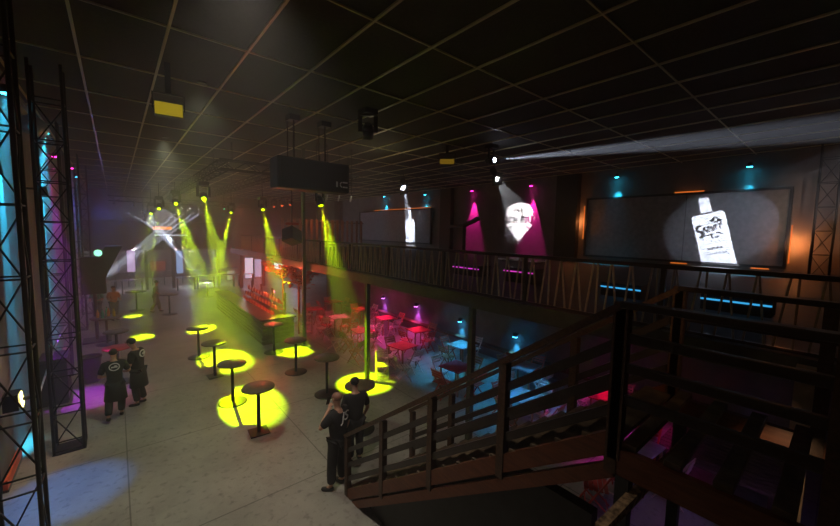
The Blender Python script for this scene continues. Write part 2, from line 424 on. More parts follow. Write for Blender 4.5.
# big bottle: 2.4 m wide body, shoulders, neck
def bottle_rows(hw, H, hs, nw, nh):
    r = [(-H*1.0, -hw*1.02, hw*1.02), (hs, -hw, hw)]
    for i in range(1, 7):
        a = i/6*PI/2; w = nw+(hw-nw)*math.cos(a); r.append((hs+.42*hw*math.sin(a), -w, w))
    r += [(hs+.42*hw+.01, -nw, nw), (hs+.42*hw+nh, -nw*.9, nw*.9)]
    return r
mk = []
def letters(u0, h0, n, w, hgt, rot=0., seed=1, slope=0.):
    rr = random.Random(seed)
    for i in range(n):
        u = u0+i*w; h = h0+slope*i*w
        mk.append((u, h, w*.36, hgt, rr.uniform(-.15, .15)))
        mk.append((u+w*.3, h+rr.choice((-.4, 0, .4))*hgt, w*.5, hgt*.3, .1))
        if rr.random() < .6: mk.append((u+w*.55, h, w*.25, hgt, rr.uniform(-.3, .3)))
for a in range(9):   # big initial with a curl
    t_ = a/8*PI*.9; mk.append((-.46+.13*math.cos(t_+1.2), .1+.12*math.sin(t_+1.2), .1, .1, t_+2.7))
    mk.append((-.5+.13*math.cos(-t_+1.2), -.13+.12*math.sin(-t_+1.2), .1, .1, -t_+2.7))
letters(-.3, .0, 5, .18, .24, seed=3, slope=.1)
for a in range(8):
    t_ = a/8*2*PI; mk.append((.3+.11*math.cos(t_), .36+.1*math.sin(t_), .09, .09, t_))
mk.append((.5, .3, .12, .1, .5)); mk.append((.12, .36, .12, .08, .8))
mk.append((-.2, -.22, .5, .06, .12)); mk.append((.35, -.2, .3, .06, -.4)); mk.append((.2, -.34, .2, .06, .5)); mk.append((0, -.3, .08, .16, .2))
letters(-.3, -.8, 4, .2, .09, seed=5); letters(-.34, -1.02, 5, .17, .07, seed=6)
mk.append((-.76, -.5, .07, 2.2, .0)); mk.append((.78, -.5, .05, 2.2, .0)); mk.append((0, .71, 1.5, .05, .0)); mk.append((-.03, 1.14, .32, .03, 0))
for i in range(4): mk.append((.1, 1.3+i*.12, .1, .05, .2))
bc = onx(707, 231, RX)
gobo((9.3, -2.6, 7.55), bc.y, bc.z, bottle_rows(.6, 2.1, .5, .19, .6), [(u*.76, h, w*.76, t, o) for u, h, w, t, o in mk], 2.5, 2.5, 26000, 'projector lamp nearest the camera throwing the large bottle picture', tilt=.25)
# soft ellipse of spill round the large bottle
spot((10.0, -2.2, 7.4), onx(718, 229, RX), 900, 17, (.75, .8, 1.), .12, .01)
mk = [(0, .3, .3, .05, 0), (-.1, -.1, .1, .3, .2), (.1, -.4, .2, .06, 0)]
bc = onx(410, 226, RX)
gobo((12.2, 16.0, 7.4), bc.y, bc.z-.1, bottle_rows(.62, 1.9, .35, .18, 1.1), mk, 2.4, 2.4, 26000, 'projector lamp throwing the small far bottle picture', tilt=.06)
spot((12.9, 16.9, 7.1), onx(412, 226, RX), 500, 17, (.6, .7, 1.), .12, .01)
# badge
mk = []
def shield(h):
    if h < -.15: w = .98*(h+1.2)/1.05
    elif h < .55: w = .98+.06*math.sin(h*9)
    else: w = .98*math.sqrt(max(0, 1-((h-.55)/.62)**2))
    return (-w, w)
letters(-.68, .12, 2, .32, .42, seed=11); letters(.16, .12, 2, .32, .42, seed=12)
letters(-.4, .74, 3, .28, .2, seed=13)
for k in (-1, 1):
    mk.append((k*.9, .1, .2, .5, 0)); mk.append((k*.62, -.32, .3, .1, -k*.4))
    for j in range(4): mk.append((k*(.72-.18*j), -.55-.17*j, .17, .1, k*.75))
bc = onx(519, 222, RX)
gobo((13.2, 10.5, 7.4), bc.y, bc.z, arc_rows(shield, -1.19, 1.16, 24), mk, 1.5, 1.5, 14000, 'projector lamp throwing the round badge between the magenta lamps', col_=(.95, .95, 1.))
spot((13.9, 10.8, 7.05), onx(518, 229, RX), 700, 17, (.7, .75, 1.), .1, .01)

# ------------------------------------------------------------------ upper right wall screens
def screen(y0, y1, z0, z1, label, splits):
    t = empty('wall_screen', (RX-.18, (y0+y1)/2, z0), 0, label, 'screen', None)
    w = y1-y0; h = z1-z0
    MB().box((0, 0, h/2), (.1, w, h)).build('screen_cloth', FABRIC, t)
    f = MB()
    for s_ in (-1, 1): f.box((-.03, s_*w/2, h/2), (.16, .09, h+.09)); f.box((-.03, 0, h/2+s_*h/2), (.16, w, .09))
    f.build('frame', BLK, t)
    for y in splits: MB().box((-.054, y, h/2), (.012, .03, h)).build('seam', GREY, t)
    return t
s1 = onx(588, 228, RX); s2 = onx(789, 228, RX)
screen(s2.y, s1.y, 3.75, 6.62, 'wide black wall screen with the large projected bottle', (-.55*1,))
s1 = onx(362, 228, RX); s2 = onx(433, 228, RX)
screen(s2.y, s1.y, 3.9, 6.6, 'small far black wall screen with the projected bottle', ())
ORG = emis('orange_led', (1, .22, .03), .75)
for (y0, y1, z) in ((onx(705, 194, RX).y, onx(676, 195, RX).y, 6.7), (onx(688, 260, RX).y, onx(672, 260, RX).y, 3.66), (onx(770, 262, RX).y, onx(752, 262, RX).y, 3.66), (onx(432, 208, RX).y, onx(376, 208, RX).y, 6.69)):
    tag(MB().span((RX-.2, y0, z-.02), (RX-.14, y1, z+.02)).build('light_strip', ORG), 'short orange light strip along the screen edge, %s' % (
        {0: 'on top of the wide screen'}.get(0) if (z > 6.69 and y0 < 10) else 'on top of the small far screen' if z > 6 else 'under the projected bottle' if y0 > 3.5 else 'under the right end of the wide screen'), 'light strip', 'orange strips on the screens')
for px, z0, z1, lb, P in ((792, 3.9, 5.3, 'at the right edge of the wide screen', 30), (584, 4.6, 6.3, 'at the left edge of the wide screen', 25)):
    y = onx(px, 230, RX).y
    tag(MB().span((RX-.1, y-.02, z0), (RX-.05, y+.02, z1)).build('light_strip', ORG), 'upright orange light strip %s' % lb, 'light strip', 'orange strips on the screens')
    point((RX-.35, y+(-.12 if px > 700 else .12), (z0+z1)/2), P, (1, .3, .08), .05)
# warm glow on wall right of the screen
spot((13.5, -1.2, 5.0), onx(815, 215, RX), 280, 34, (1, .62, .36), .9, .1)
tw = onx(826, 210, RX-.6)
t = truss_tower(tw.x, tw.y, 'dark truss tower on the balcony right of the wide screen', z0=MZ)
t['group'] = 'balcony truss'
# bracket arm
p = onx(464, 240, RX-1.2)
t = empty('boom_stand', (p.x, p.y, MZ), 0, 'black bent arm on a post before the magenta wall light', 'stand')
MB().cyl((0, 0, 0), (0, 0, 1.9), .12).build('post', BLK, t)
m_ = MB(); m_.beam((0, -1.2, 2.3), (0, 0, 1.85), .2, .22); m_.beam((0, 0, 1.85), (0, 1.6, 1.75), .2, .2); m_.build('arm', BLK, t)
# magenta / blue LED bench on the balcony
for (pa, pb, c, nm) in (((452, 268), (478, 268), (.8, .05, .7), 'magenta'), ((503, 271), (532, 273), (.8, .05, .6), 'pink'), ((600, 287), (640, 290), (.05, .45, .9), 'blue'), ((700, 299), (772, 306), (.05, .45, .9), 'bright blue')):
    A = onx(*pa, 8.6); B = onx(*pb, 8.6)
    t = empty('balcony_bench', (8.8, (A.y+B.y)/2, MZ), 0, 'low dark bench on the balcony with a %s light strip' % nm, 'bench', 'lit benches on the balcony')
    L = A.y-B.y; z = (A.z+B.z)/2-MZ
    MB().span((-.15, -L/2, 0), (.4, L/2, z+.1)).build('seat', BLK, t)
    MB().span((-.18, -L/2, z-.015), (-.155, L/2, z+.015)).build('light_strip', emis('strip_'+nm, c, .9), t)
# glossy table below badge
p = onx(522, 260, 15)
t = empty('balcony_table', (15, p.y, MZ), 0, 'pale topped table on the balcony below the projected badge', 'table')
MB().box((0, 0, p.z-MZ), (.8, 2.2, .04)).build('tabletop', mat('pale_gloss', (.6, .6, .62), .2), t)
for sx in (-.3, .3):
    for sy in (-.9, .9): MB().cyl((sx, sy, 0), (sx, sy, p.z-MZ), .025, n=8).build('leg', BLK, t)

# ------------------------------------------------------------------ balcony railing in bays, posts below
RH = 4.4
bal_me = {}
def bal(dy):
    key = round(dy, 3)
    if key not in bal_me: bal_me[key] = MB().beam((0, 0, .06), (0, dy, RH-MZ-.05), .022, .03, up=(1, 0, 0)).mesh('baluster', BALU)
    return bal_me[key]
ys_ = [-.6+2.3*i for i in range(12)]
words = ['nearest the camera, at the right end', 'second from the camera', 'third from the camera', 'fourth from the camera', 'fifth from the camera', 'sixth from the camera', 'seventh from the camera, by the tall column', 'eighth from the camera', 'ninth from the camera', 'tenth from the camera', 'farthest from the camera']
for i in range(11):
    y0, y1 = ys_[i], ys_[i+1]
    t = empty('railing_panel', (MX+.06, y0, MZ), 0, 'balcony railing bay with slanted metal bars, %s' % words[i], 'railing', 'balcony railing bays')
    L = y1-y0
    MB().span((-.05, 0, RH-MZ-.06), (.05, L, RH-MZ)).build('top_rail', RAILM, t)
    MB().span((-.03, 0, .04), (.03, L, .08)).build('bottom_rail', RAILM, t)
    MB().span((-.03, -.03, 0), (.03, .03, RH-MZ-.06)).build('post', RAILM, t)
    n = 8
    for j in range(n):
        yy = (j+.5)*L/n
        for dy, o in ((.10, -.11), (-.08, .09)) if (i*3+j) % 3 else ((.0, -.07), (-.1, .1)):
            b = bpy.data.objects.new('baluster', bal(dy)); col.objects.link(b); b.parent = t; b.location = (0, yy+o, 0)
for (px, py), lb in (((470, 390), 'dark steel column under the balcony nearest the stairs'), ((367, 385), 'green-lit steel column under the balcony behind the round table'), ((308, 343), 'tall dark column by the end of the bar')):
    y = onx(px, py, 6.0).y
    t = empty('balcony_column', (6.0 if px > 310 else 5.85, y, 0), 0, lb, 'column', 'columns under the balcony')
    h = MB_-.06 if px > 310 else CZ
    MB().span((-.06, -.06, .015), (.06, .06, h)).build('shaft', mat('column_paint', (.06, .07, .04), .45), t)
    MB().span((-.14, -.14, 0), (.14, .14, .015)).build('base_plate', STEEL, t)
# slatted red screen behind the far end of the balcony
t = empty('slatted_screen', (9.6, 27.4, MZ), 0, 'row of upright red-lit boards at the far end of the balcony', 'screen')
for i in range(16):
    MB().box((i*.45, 0, 1.1), (.2, .05, 2.2)).build('board', mat('board_tan', (.25, .12, .06), .6), t)
MB().box((3.4, .04, 2.0), (7.2, .05, .1)).build('cross_rail', DWOOD, t); MB().box((3.4, .04, .2), (7.2, .05, .1)).build('cross_rail', DWOOD, t)
struct('mezzanine_landing', MB().span((9.2, 27, MB_), (17.2, 28, MZ)), GRATE)
point((12, 25.8, 5.6), 60, (1, .28, .1), .2)

# ------------------------------------------------------------------ cocktail tables
def cocktail(px, py, label, round_base=True, top=TABLE, pos=None, r=.36, z=1.12):
    p = pos if pos else onz(px, py, 0)
    t = empty('cocktail_table', (p[0], p[1], 0), random.uniform(-.2, .2), label, 'table', 'tall round cocktail tables')
    MB().lathe([(r-.02, z-.045), (r, z-.035), (r, z-.008), (r-.01, z)], n=36).build('tabletop', top, t)
    MB().cyl((0, 0, .02), (0, 0, z-.04), .042, n=16).build('pole', BLKM, t)
    if round_base: MB().lathe([(.36, 0), (.36, .012), (.33, .02), (.06, .035)], n=32).build('base_disc', BLKM, t)
    else: MB().box((0, 0, .012), (.42, .42, .024)).build('base_plate', BLKM, t, bevel=.004)
    return t
cocktail(259, 432, 'square-based round cocktail table, nearest the camera over the largest yellow pool', False)
cocktail(233, 402, 'round cocktail table whose disc base meets the left edge of the largest yellow pool')
cocktail(215, 376, 'round cocktail table with square base between the two middle yellow pools', False)
cocktail(199, 357, 'round cocktail table farthest up the left row, over the far yellow pool')
cocktail(274, 352, 'round cocktail table at the corner of the bar counter')
cocktail(296, 372, 'round cocktail table with disc base right of the bar corner')
cocktail(327, 394, 'round cocktail table with wide disc base near the folding chairs')
cocktail(0, 0, 'dark round cocktail table behind the two men by the stairs', pos=(4.35, 7.3))
cocktail(0, 0, 'dark round cocktail table behind the two men at the left', pos=tuple(onz(116, 331, 1.12))[:2])
cocktail(0, 0, 'red topped round cocktail table the two men at the left lean over', top=mat('red_laminate', (.45, .04, .06), .4), pos=tuple(onz(117, 347, 1.12))[:2])
cocktail(0, 0, 'round cocktail table holding bottles at the left, under the nearer of the far pools', pos=tuple(onz(106, 317, 1.12))[:2], r=.5)
cocktail(0, 0, 'far round cocktail table beside the lone walking person', pos=tuple(onz(169, 294, 1.12))[:2], r=.45)
cocktail(0, 0, 'far round cocktail table left of the yellow beam at the bar', pos=tuple(onz(207, 281, 1.12))[:2])
cocktail(0, 0, 'far round cocktail table near the stage, left of centre', pos=tuple(onz(136, 291, 1.12))[:2], r=.5)
# bottles on the left table
tp = onz(106, 317, 1.12)
for i, (dx, dy, c) in enumerate(((-.25, .05, (.7, .35, .02)), (-.1, -.12, (.05, .5, .3)), (.08, .1, (.75, .3, .02)), (.25, -.05, (.6, .5, .05)), (.02, .3, (.1, .45, .3)))):
    t = empty('drink_bottle', (tp.x+dx, tp.y+dy, 1.12), 0, '%s bottle on the far left cocktail table, %s' % (['amber', 'green', 'orange', 'yellow', 'dark green'][i], ['at the left', 'in front', 'in the middle', 'at the right', 'at the back'][i]), 'bottle', 'bottles on the far left table')
    MB().lathe([(.045, 0), (.05, .02), (.05, .2), (.018, .27), (.018, .33)], n=12).build('glass_body', mat('bottle_%d' % i, c, .2), t)
    MB().lathe([(.02, .33), (.02, .36)], n=10).build('cap', BLK, t)

# ------------------------------------------------------------------ bar counter
BX, BY0, BY1 = 4.42, 15.2, 23.9
t = empty('bar_counter', (BX, BY0, 0), 0, 'long slatted bar counter lit yellow-green, L-shaped round the red shelves', 'bar')
L = BY1-BY0
MB().span((.06, .06, 0), (.5, L, 1.04)).build('front_body', GREENB, t)
MB().span((.5, .06, 0), (1.35, .5, 1.04)).build('end_body', GREENB, t)
for i in range(6): MB().span((.0, .0, .1+i*.16), (.05, L, .18+i*.16)).build('slat', GREENB, t)
for i in range(6): MB().span((.05, .0, .1+i*.16), (1.35, .05, .18+i*.16)).build('slat', GREENB, t)
MB().span((-.08, -.08, 1.04), (.62, L, 1.1)).build('worktop', mat('bar_top', (.05, .04, .03), .25), t)
MB().span((.62, -.08, 1.04), (1.4, .62, 1.1)).build('worktop', mat('bar_top', (.05, .04, .03), .25), t)
# back bar with red-lit bottles
t = empty('bar_shelf_unit', (5.25, 16.4, 0), 0, 'stepped shelf unit glowing red inside the bar', 'shelf')
MB().span((0, 0, 0), (.6, 5.2, .9)).build('cabinet', mat('red_lacquer', (.35, .03, .02), .35), t)
for i in range(3):
    MB().span((.12+.12*i, 0, .9+.28*i-.04), (.6, 5.2, .9+.28*i)).build('shelf', mat('red_lacquer', (0, 0, 0)), t)
for y in (0, 1.7, 3.45, 5.15): MB().span((.5, y, .9), (.6, y+.05, 1.9)).build('upright', DWOOD, t)
bottle_me = [MB().lathe([(.04, 0), (.045, .02), (.045, .19), (.016, .25), (.016, .31)], n=10).mesh('liquor_bottle', mat('liquor_%d' % i, c, .15)) for i, c in enumerate(((.6, .05, .02), (.7, .25, .05), (.35, .02, .02), (.75, .6, .5)))]
rows_w = ['lowest', 'middle', 'upper']
for i in range(3):
    for j in range(22):
        b = bpy.data.objects.new('liquor_bottle', bottle_me[(i+j*j) % 4]); col.objects.link(b)
        b.location = (5.25+.06+.12*i, 16.5+j*.235+random.uniform(-.03, .03), .9+.28*i); 
        s_ = random.uniform(.6, .85); b.scale = (1, 1, s_)
        tag(b, 'red-lit bottle standing on the %s shelf inside the bar' % rows_w[i], 'bottle', 'red-lit bottles on the %s bar shelf' % rows_w[i])
for y in (17, 18.8, 20.6): point((5.0, y, 2.7), 30, (1, .07, .03), .06)
point((5.1, 16.0, 1.5), 25, (1, .1, .05), .06)
# red branching stage decoration above the bar
t = empty('branch_sculpture', (6.25, 17.9, 2.32), 0, 'red-lit branching sculpture rising above the bar shelves', 'decoration')
rr = random.Random(4); bm_ = MB(); lv = MB()
MB().cyl((0, 0, -2.3), (0, 0, .2), .05).build('trunk', mat('bark_red', (.4, .08, .04), .6), t)
for i in range(26):
    a = rr.uniform(0, 2*PI); z = rr.uniform(.05, .6); L_ = rr.uniform(.3, .8)
    e_ = V((math.cos(a)*L_*.8-.2, math.sin(a)*L_, z+rr.uniform(.15, .5))); bm_.cyl((0, 0, z), e_, .022, .01, n=6)
    for k in range(5):
        p = e_+V((rr.uniform(-.18, .18), rr.uniform(-.18, .18), rr.uniform(-.12, .16)))
        lv.ball(p, (rr.uniform(.05, .13), rr.uniform(.05, .12), rr.uniform(.02, .05)), 7, 5)
bm_.build('branches', mat('bark_red', (0, 0, 0)), t); lv.build('foliage', mat('foliage_red', (.6, .12, .06), .5, c2=(.5, .2, .1)), t)
copy_tree(t, (6.3, 16.0, 2.0), 1.4, 'red-lit branching sculpture nearer the bar corner, lower than the other'); t['label'] = 'red-lit branching sculpture rising above the middle of the bar shelves'; t['group'] = 'branching sculptures'
point((5.2, 17.0, 2.75), 110, (1, .1, .04), .05)
# things inside/at the bar
for px, py, X_, lb in ((315, 324, 6.3, 'cream wooden crate stand by the tall column'),):
    p = onz(306, 334, 0)
    t = empty('crate_stand', (p.x, p.y, 0), .2, lb, 'stand')
    for z in (.1, .5, .9): MB().box((0, 0, z), (.45, .4, .04)).build('shelf', CREAM, t)
    for sx in (-.2, .2):
        for sy in (-.18, .18): MB().box((sx, sy, .47), (.04, .04, .94)).build('leg', CREAM, t)

# exit sign
p = ony(304, 262, 30)
t = empty('exit_sign', p, 0, 'small green lit exit sign beyond the bar', 'sign')
MB().box((0, 0, 0), (.75, .08, .36)).build('sign_box', emis('exit_green', (.1, .8, .4), 1.1), t)
cu = bpy.data.curves.new('exit_text', 'FONT'); cu.body = 'EXIT'; cu.size = .3; cu.align_x = 'CENTER'; cu.align_y = 'CENTER'; cu.extrude = .004
to = bpy.data.objects.new('lettering', cu); col.objects.link(to); to.parent = t; to.location = (0, -.045, 0); to.rotation_euler = (PI/2, 0, 0); cu.materials.append(WHITE); meshify(to)
MB().cyl((0, 0, .18), (0, 0, 1.6), .015).build('hanger', BLKM, t)

# ------------------------------------------------------------------ far end: lit panels, tables and stalls beneath the far balcony
def lit_panel(px, py, w, h, c, s, label, y=36.5):
    p = ony(px, py, y)
    t = empty('lit_panel', (p.x, y, 0), 0, label, 'light panel', 'lit panels at the far end')
    MB().box((0, 0, p.z), (w, .08, h)).build('panel_face', emis('panel_%s_%s' % (px, py), c, s), t)
    MB().box((0, .07, p.z), (w+.12, .06, h+.12)).build('frame', BLK, t)
    for k in (-1, 1): MB().cyl((k*w*.4, .07, 0), (k*w*.4, .07, max(.1, p.z-h/2)), .03, n=8).build('leg', BLK, t)
lit_panel(131, 261, .5, 1.7, (.85, .6, 1.), 1.0, 'narrow white-violet lit panel at the far left')
lit_panel(179.5, 262, .45, 1.9, (.35, .55, 1.), .9, 'narrow blue-white lit panel right of the stage')
lit_panel(158, 266, 1.0, .8, (.8, .18, .08), .3, 'small red-orange lit panel below the stage fringe')
lit_panel(105, 266, 1.5, 1.4, (.6, .5, .55), .25, 'wide pale lit panel at the far left corner')
lit_panel(249, 268, .7, 1.9, (.9, .8, 1.), 1.1, 'white lit panel seen past the left end of the bar shelves')
lit_panel(258, 268, .6, 1.7, (.7, .65, 1.), .7, 'lilac lit panel seen over the bar shelves')
lit_panel(279, 264, .9, 1.1, (.65, .75, 1.), 1.6, 'brightest blue-white panel above the bar')
lit_panel(231, 275, .6, .8, (.8, .8, .8), .45, 'low white lit panel left of the bar')
for x, y in ((1.0, 38.5), (5, 38.5), (9.5, 38), (12.5, 33)): point((x, y, 2.7), 130, (.75, .72, .9), .1)
for px, c in ((131, (1, .8, 1)), (180, (.9, .9, 1)), (213, (1, 1, 1))):
    p = ony(px, 253, 34.5); q = V((p.x, 34.3, 2.9)); spot(q, (q.x, 34.3, 0), 500, 60, c, .8, .05)
struct('trim_4', MB().span((-1.0, 38, .75), (9, 38.5, 1.0)), GREY)
for i, px in enumerate((104, 132, 186, 206, 226, 246)):
    p = ony(px, 280, 32.5)
    t = empty('bar_table', (p.x, 32.5, 0), 0, 'distant dark bar table at the far end, %s' % ['farthest left', 'left of the blurred pale panel', 'right of the stage', 'left of the yellow beam', 'right of the yellow beam', 'beside the bar end'][i], 'table', 'distant bar tables')
    MB().box((0, 0, 1.0), (1.3, .6, .05)).build('tabletop', mat('pale_gloss', (.6, .6, .62), .2), t)
    for sx in (-.55, .55): MB().box((sx, 0, .5), (.06, .4, .97)).build('leg', BLK, t)
for i, (px, Y_) in enumerate(((146, 34.2), (173, 34.2), (218, 33.8), (241, 31.5), (263, 31.5))):
    p = ony(px, 262, Y_); struct('trim_5', MB().span((p.x-.1, Y_-.1, 0), (p.x+.1, Y_+.1, 3.0)), BLK)

# ------------------------------------------------------------------ hung loudspeaker and other hanging gear
t = empty('hung_loudspeaker', (4.45, 10.25, 5.92), 0, 'long black loudspeaker cabinet hung by straps from the ceiling', 'loudspeaker')
c = MB(); c.span((-1.08, -.3, 0), (1.08, .35, .86)); c.build('cabinet', BLK, t, bevel=.05)
MB().span((-.98, -.315, .06), (.98, -.3, .8)).build('grille', mat('speaker_grille', (.008, .007, .009), .7, scale=60), t)
l = MB(); l.span((.62, -.325, .16), (.67, -.315, .32))
for i in range(12):
    a0 = PI/2+PI*i/12; a1 = a0+PI/12
    l.beam((.82+.07*math.cos(a0), -.32, .24+.07*math.sin(a0)), (.82+.07*math.cos(a1), -.32, .24+.07*math.sin(a1)), .01, .03)
l.span((.84, -.325, .29), (.99, -.315, .33)); l.span((.84, -.325, .15), (.99, -.315, .19))
l.build('logo', WHITE, t, label='white bar and bracket mark')
for x in (-.52, .42):
    MB().beam((x, 0, .86), (x, 0, CZ-5.92), .03, .05).build('strap', BLKM, t)
    MB().beam((x-.1, .2, .86), (x-.1, .2, CZ-5.92), .02, .02).build('chain', BLKM, t)
    MB().box((x, .05, CZ-5.92-.1), (.3, .3, .14)).build('hoist', BLKM, t)
# five small white downlights under it
for i, px in enumerate((315, 326, 338, 350)):
    p = ony(px, 197+i*.6, 13)
    t = empty('pin_lamp', p, 0, 'small pale pin lamp below the hung loudspeaker, %s' % ['first from left', 'second from left', 'third from left', 'rightmost'][i], 'lamp', 'pin lamps below the loudspeaker')
    MB().cyl((0, 0, -.12), (.06, 0, .12), .035, n=10).build('tube', mat('pale_gloss', (0, 0, 0)), t)
    MB().cyl((.06, 0, .12), (.06, 0, CZ-p.z), .012, n=6).build('hanger', BLKM, t)
# tilted cube monitor
p = ony(292, 236, 14.2)
t = empty('tilted_loudspeaker', p, 0, 'tilted black cube loudspeaker hung over the bar', 'loudspeaker')
rot = Euler((math.radians(-20), math.radians(22), math.radians(25)))
MB().box((0, 0, 0), (.6, .5, .55)).build('cabinet', BLK, t, rot=rot, bevel=.03)
MB().box((0, -.26, 0), (.52, .02, .47)).build('grille', mat('grille_green', (.04, .05, .02), .6), t, rot=rot)
MB().cyl((0, 0, .3), (0, 0, 7.2-p.z), .025).build('hanger', BLKM, t)
MB().box((0, 0, .48), (.5, .12, .1)).build('yoke', mat('red_lacquer', (0, 0, 0)), t)
# flood lamps at the ceiling
def flood(px, py, z, label, w=.5, h=.28, rot=(.35, 0, 0), m=BRASS):
    p = onz(px, py, z)
    t = empty('flood_lamp', p, math.atan2(p.y, p.x)-PI/2, label, 'lamp', 'square flood lamps on the ceiling')
    MB().box((0, .1, .05), (w, .2, h)).build('housing', BLKM, t, bevel=.02)
    MB().box((0, -.012, .05), (w*.94, .02, h*.9)).build('reflector_face', m, t)
    y = MB()
    for s_ in (-1, 1): y.beam((s_*(w/2+.02), .1, .05), (s_*(w/2+.02), .1, .36), .02, .05)
    y.beam((-(w/2+.03), .1, .36), (w/2+.03, .1, .36), .05, .02); y.build('yoke', BLKM, t)
    MB().box((0, .1, (.36+CZ-p.z)/2), (.1, .1, CZ-p.z-.36)).build('mount', BLKM, t)
    return t
flood(169, 112, 7.05, 'square flood lamp with yellow face hanging over the dance floor at left', .48, .26, m=emis('flood_yellow', (.5, .36, .01), .55))
flood(447, 163, 7.35, 'square flood lamp with yellow face near the white beam lamp', .55, .2, m=emis('flood_dim', (.45, .26, .02), .3))
moving_head(onz(368, 138, 7.3), onz(368, 330, 0), (1, 1, .8), 1, 3, 'unlit black moving head lamp between the ceiling bars', 'unlit heads', CZ, 1.2, 0.05)

# ------------------------------------------------------------------ left side: raised speaker, bin, red board, floor lights
p = ony(97, 275, 20)
t = empty('raised_loudspeaker', (p.x-.1, 20, 0), 0, 'angled black loudspeaker raised on a mast by the left trusses', 'loudspeaker')
rot = Euler((0, math.radians(-38), math.radians(10)))
MB().box((0, 0, p.z), (.75, .7, 1.5)).build('cabinet', BLK, t, rot=(0, math.radians(35), 0) if 0 else None, bevel=.03)
m_ = MB(); m_.add([V(q) for q in ((-.4, -.35, p.z-.6), (.15, -.35, p.z-.6), (.95, -.35, p.z+1.2), (.4, -.35, p.z+1.2), (-.4, .35, p.z-.6), (.15, .35, p.z-.6), (.95, .35, p.z+1.2), (.4, .35, p.z+1.2))], [(0,1,2,3),(7,6,5,4),(0,4,5,1),(1,5,6,2),(2,6,7,3),(3,7,4,0)])
m_.build('horn', BLK, t)
MB().cyl((0, 0, 0), (0, 0, p.z-.6), .06).build('mast', BLKM, t); MB().box((0, 0, .03), (.9, .9, .06)).build('base', BLKM, t)
q = onz(98, 252, 4.0); q = ony(98, 253, 19.3)
t = empty('green_lamp', q, 0, 'small green-white glowing lamp on the raised loudspeaker', 'lamp')
MB().ball((0, 0, 0), .13).build('bulb', emis('green_glow', (.3, 1., .6), 2.2), t); MB().cyl((0, .05, -.02), (0, .36, -.02), .05).build('socket', BLKM, t)
p = onz(93, 378, 0)
t = empty('waste_bin', (p.x-.02, p.y-.3, 0), 0, 'black round bin beside the red topped table', 'bin')
MB().lathe([(.2, 0), (.26, .72), (.28, .75), (.28, .8), (.25, .8), (.24, .75)], n=24).build('body', BLK, t)
MB().lathe([(.23, .75), (.22, .68)], n=20).build('liner', GREY, t)
p = onz(63, 402, 0)
t = empty('equipment_case', (-1.42, p.y+.3, 0), 0, 'tall black equipment case against the left wall behind the truss foot', 'case')
MB().span((-.28, -.45, 0), (.28, .45, 1.25)).build('body', BLK, t, bevel=.02)
for z in (.1, 1.15): MB().span((-.29, -.46, z-.03), (.29, .46, z+.03)).build('edge_band', STEEL, t)
MB().span((.28, -.12, .6), (.31, .12, .66)).build('handle', STEEL, t)
a = onx(21, 447, LX+.08); b = onx(21, 505, LX+.08)
t = empty('red_board', (LX+.06, a.y+.0, 0), 0, 'orange-red upright board against the left wall by the nearest truss', 'board')
MB().span((-.03, -1.3, b.z), (.03, 0, a.z)).build('panel', mat('board_red', (.85, .12, .05), .5), t)
MB().span((-.04, -1.3, 0), (.04, .0, max(.05, b.z))).build('foot', GREY, t)
spot((-.9, a.y-1.2, 3.6), (LX, a.y-.5, .8), 75, 50, (1, .5, .35), .6, .05)
p = onx(32, 288, LX+.04)
t = empty('wall_frame', (LX+.02, p.y, p.z), 0, 'pale empty frame on the left wall between the first two trusses', 'frame')
for s_ in (-1, 1):
    MB().box((0, s_*.3, 0), (.03, .04, 1.25)).build('side', CREAM, t); MB().box((0, 0, s_*.62), (.03, .62, .04)).build('end', CREAM, t)
p = onx(22, 399, -1.45)
t = empty('side_flood_lamp', p, 0, 'bright yellow-white flood lamp on the nearest truss', 'lamp')
MB().box((-.12, 0, 0), (.2, .34, .3)).build('housing', BLKM, t)
MB().box((-.0, 0, 0), (.02, .12, .3)).build('lens', emis('warm_lens', (1, .8, .25), 9), t, rot=(.5, 0, 0))
MB().box((.1, .0, 0), (.24, .05, .05)).build('bracket', BLKM, t)
# blue and violet floor washes from lamps on the truss towers
spot((-1.4, 8.9, 5.5), onz(68, 492, 0), 1100, 22, (.03, .25, 1.), .7, .05)
spot((-1.3, 14.2, 5.5), onz(88, 397, 0), 2300, 21, (.5, .03, 1.), .7, .05)
spot((-1.3, 14.0, 5.5), onz(112, 397, 0), 350, 24, (1., .1, .3), .9, .05)
for z, y, lb in ((5.55, 8.9, 'blue'), (5.55, 14.1, 'violet')):
    t = empty('tube_lamp', (-1.45, y, z+.02), 0, 'small black spot lamp with %s light high by the left trusses' % lb, 'lamp')
    MB().cyl((0, 0, .25), (.03, 0, .02), .08, n=14).build('housing', BLKM, t); MB().box((-.16, 0, .18), (.3, .05, .05)).build('bracket', BLKM, t)
# pale cable looping down
m_ = MB(); pts = [onx(35, 135, -1.3)]
for s_ in range(12):
    u = s_/11; a = V(onx(74, 320, -1.3)); b = V(onx(40, 392, -1.3)); pts.append(a.lerp(b, u)+V((0, 0, .35*math.sin(PI*u))))
pts = pts[1:]
for a, b in zip(pts, pts[1:]): m_.cyl(a, b, .018, n=6)
tag(m_.build('cable', mat('pale_cable', (.35, .42, .5), .5)), 'pale blue cable looping between the first two trusses', 'cable')

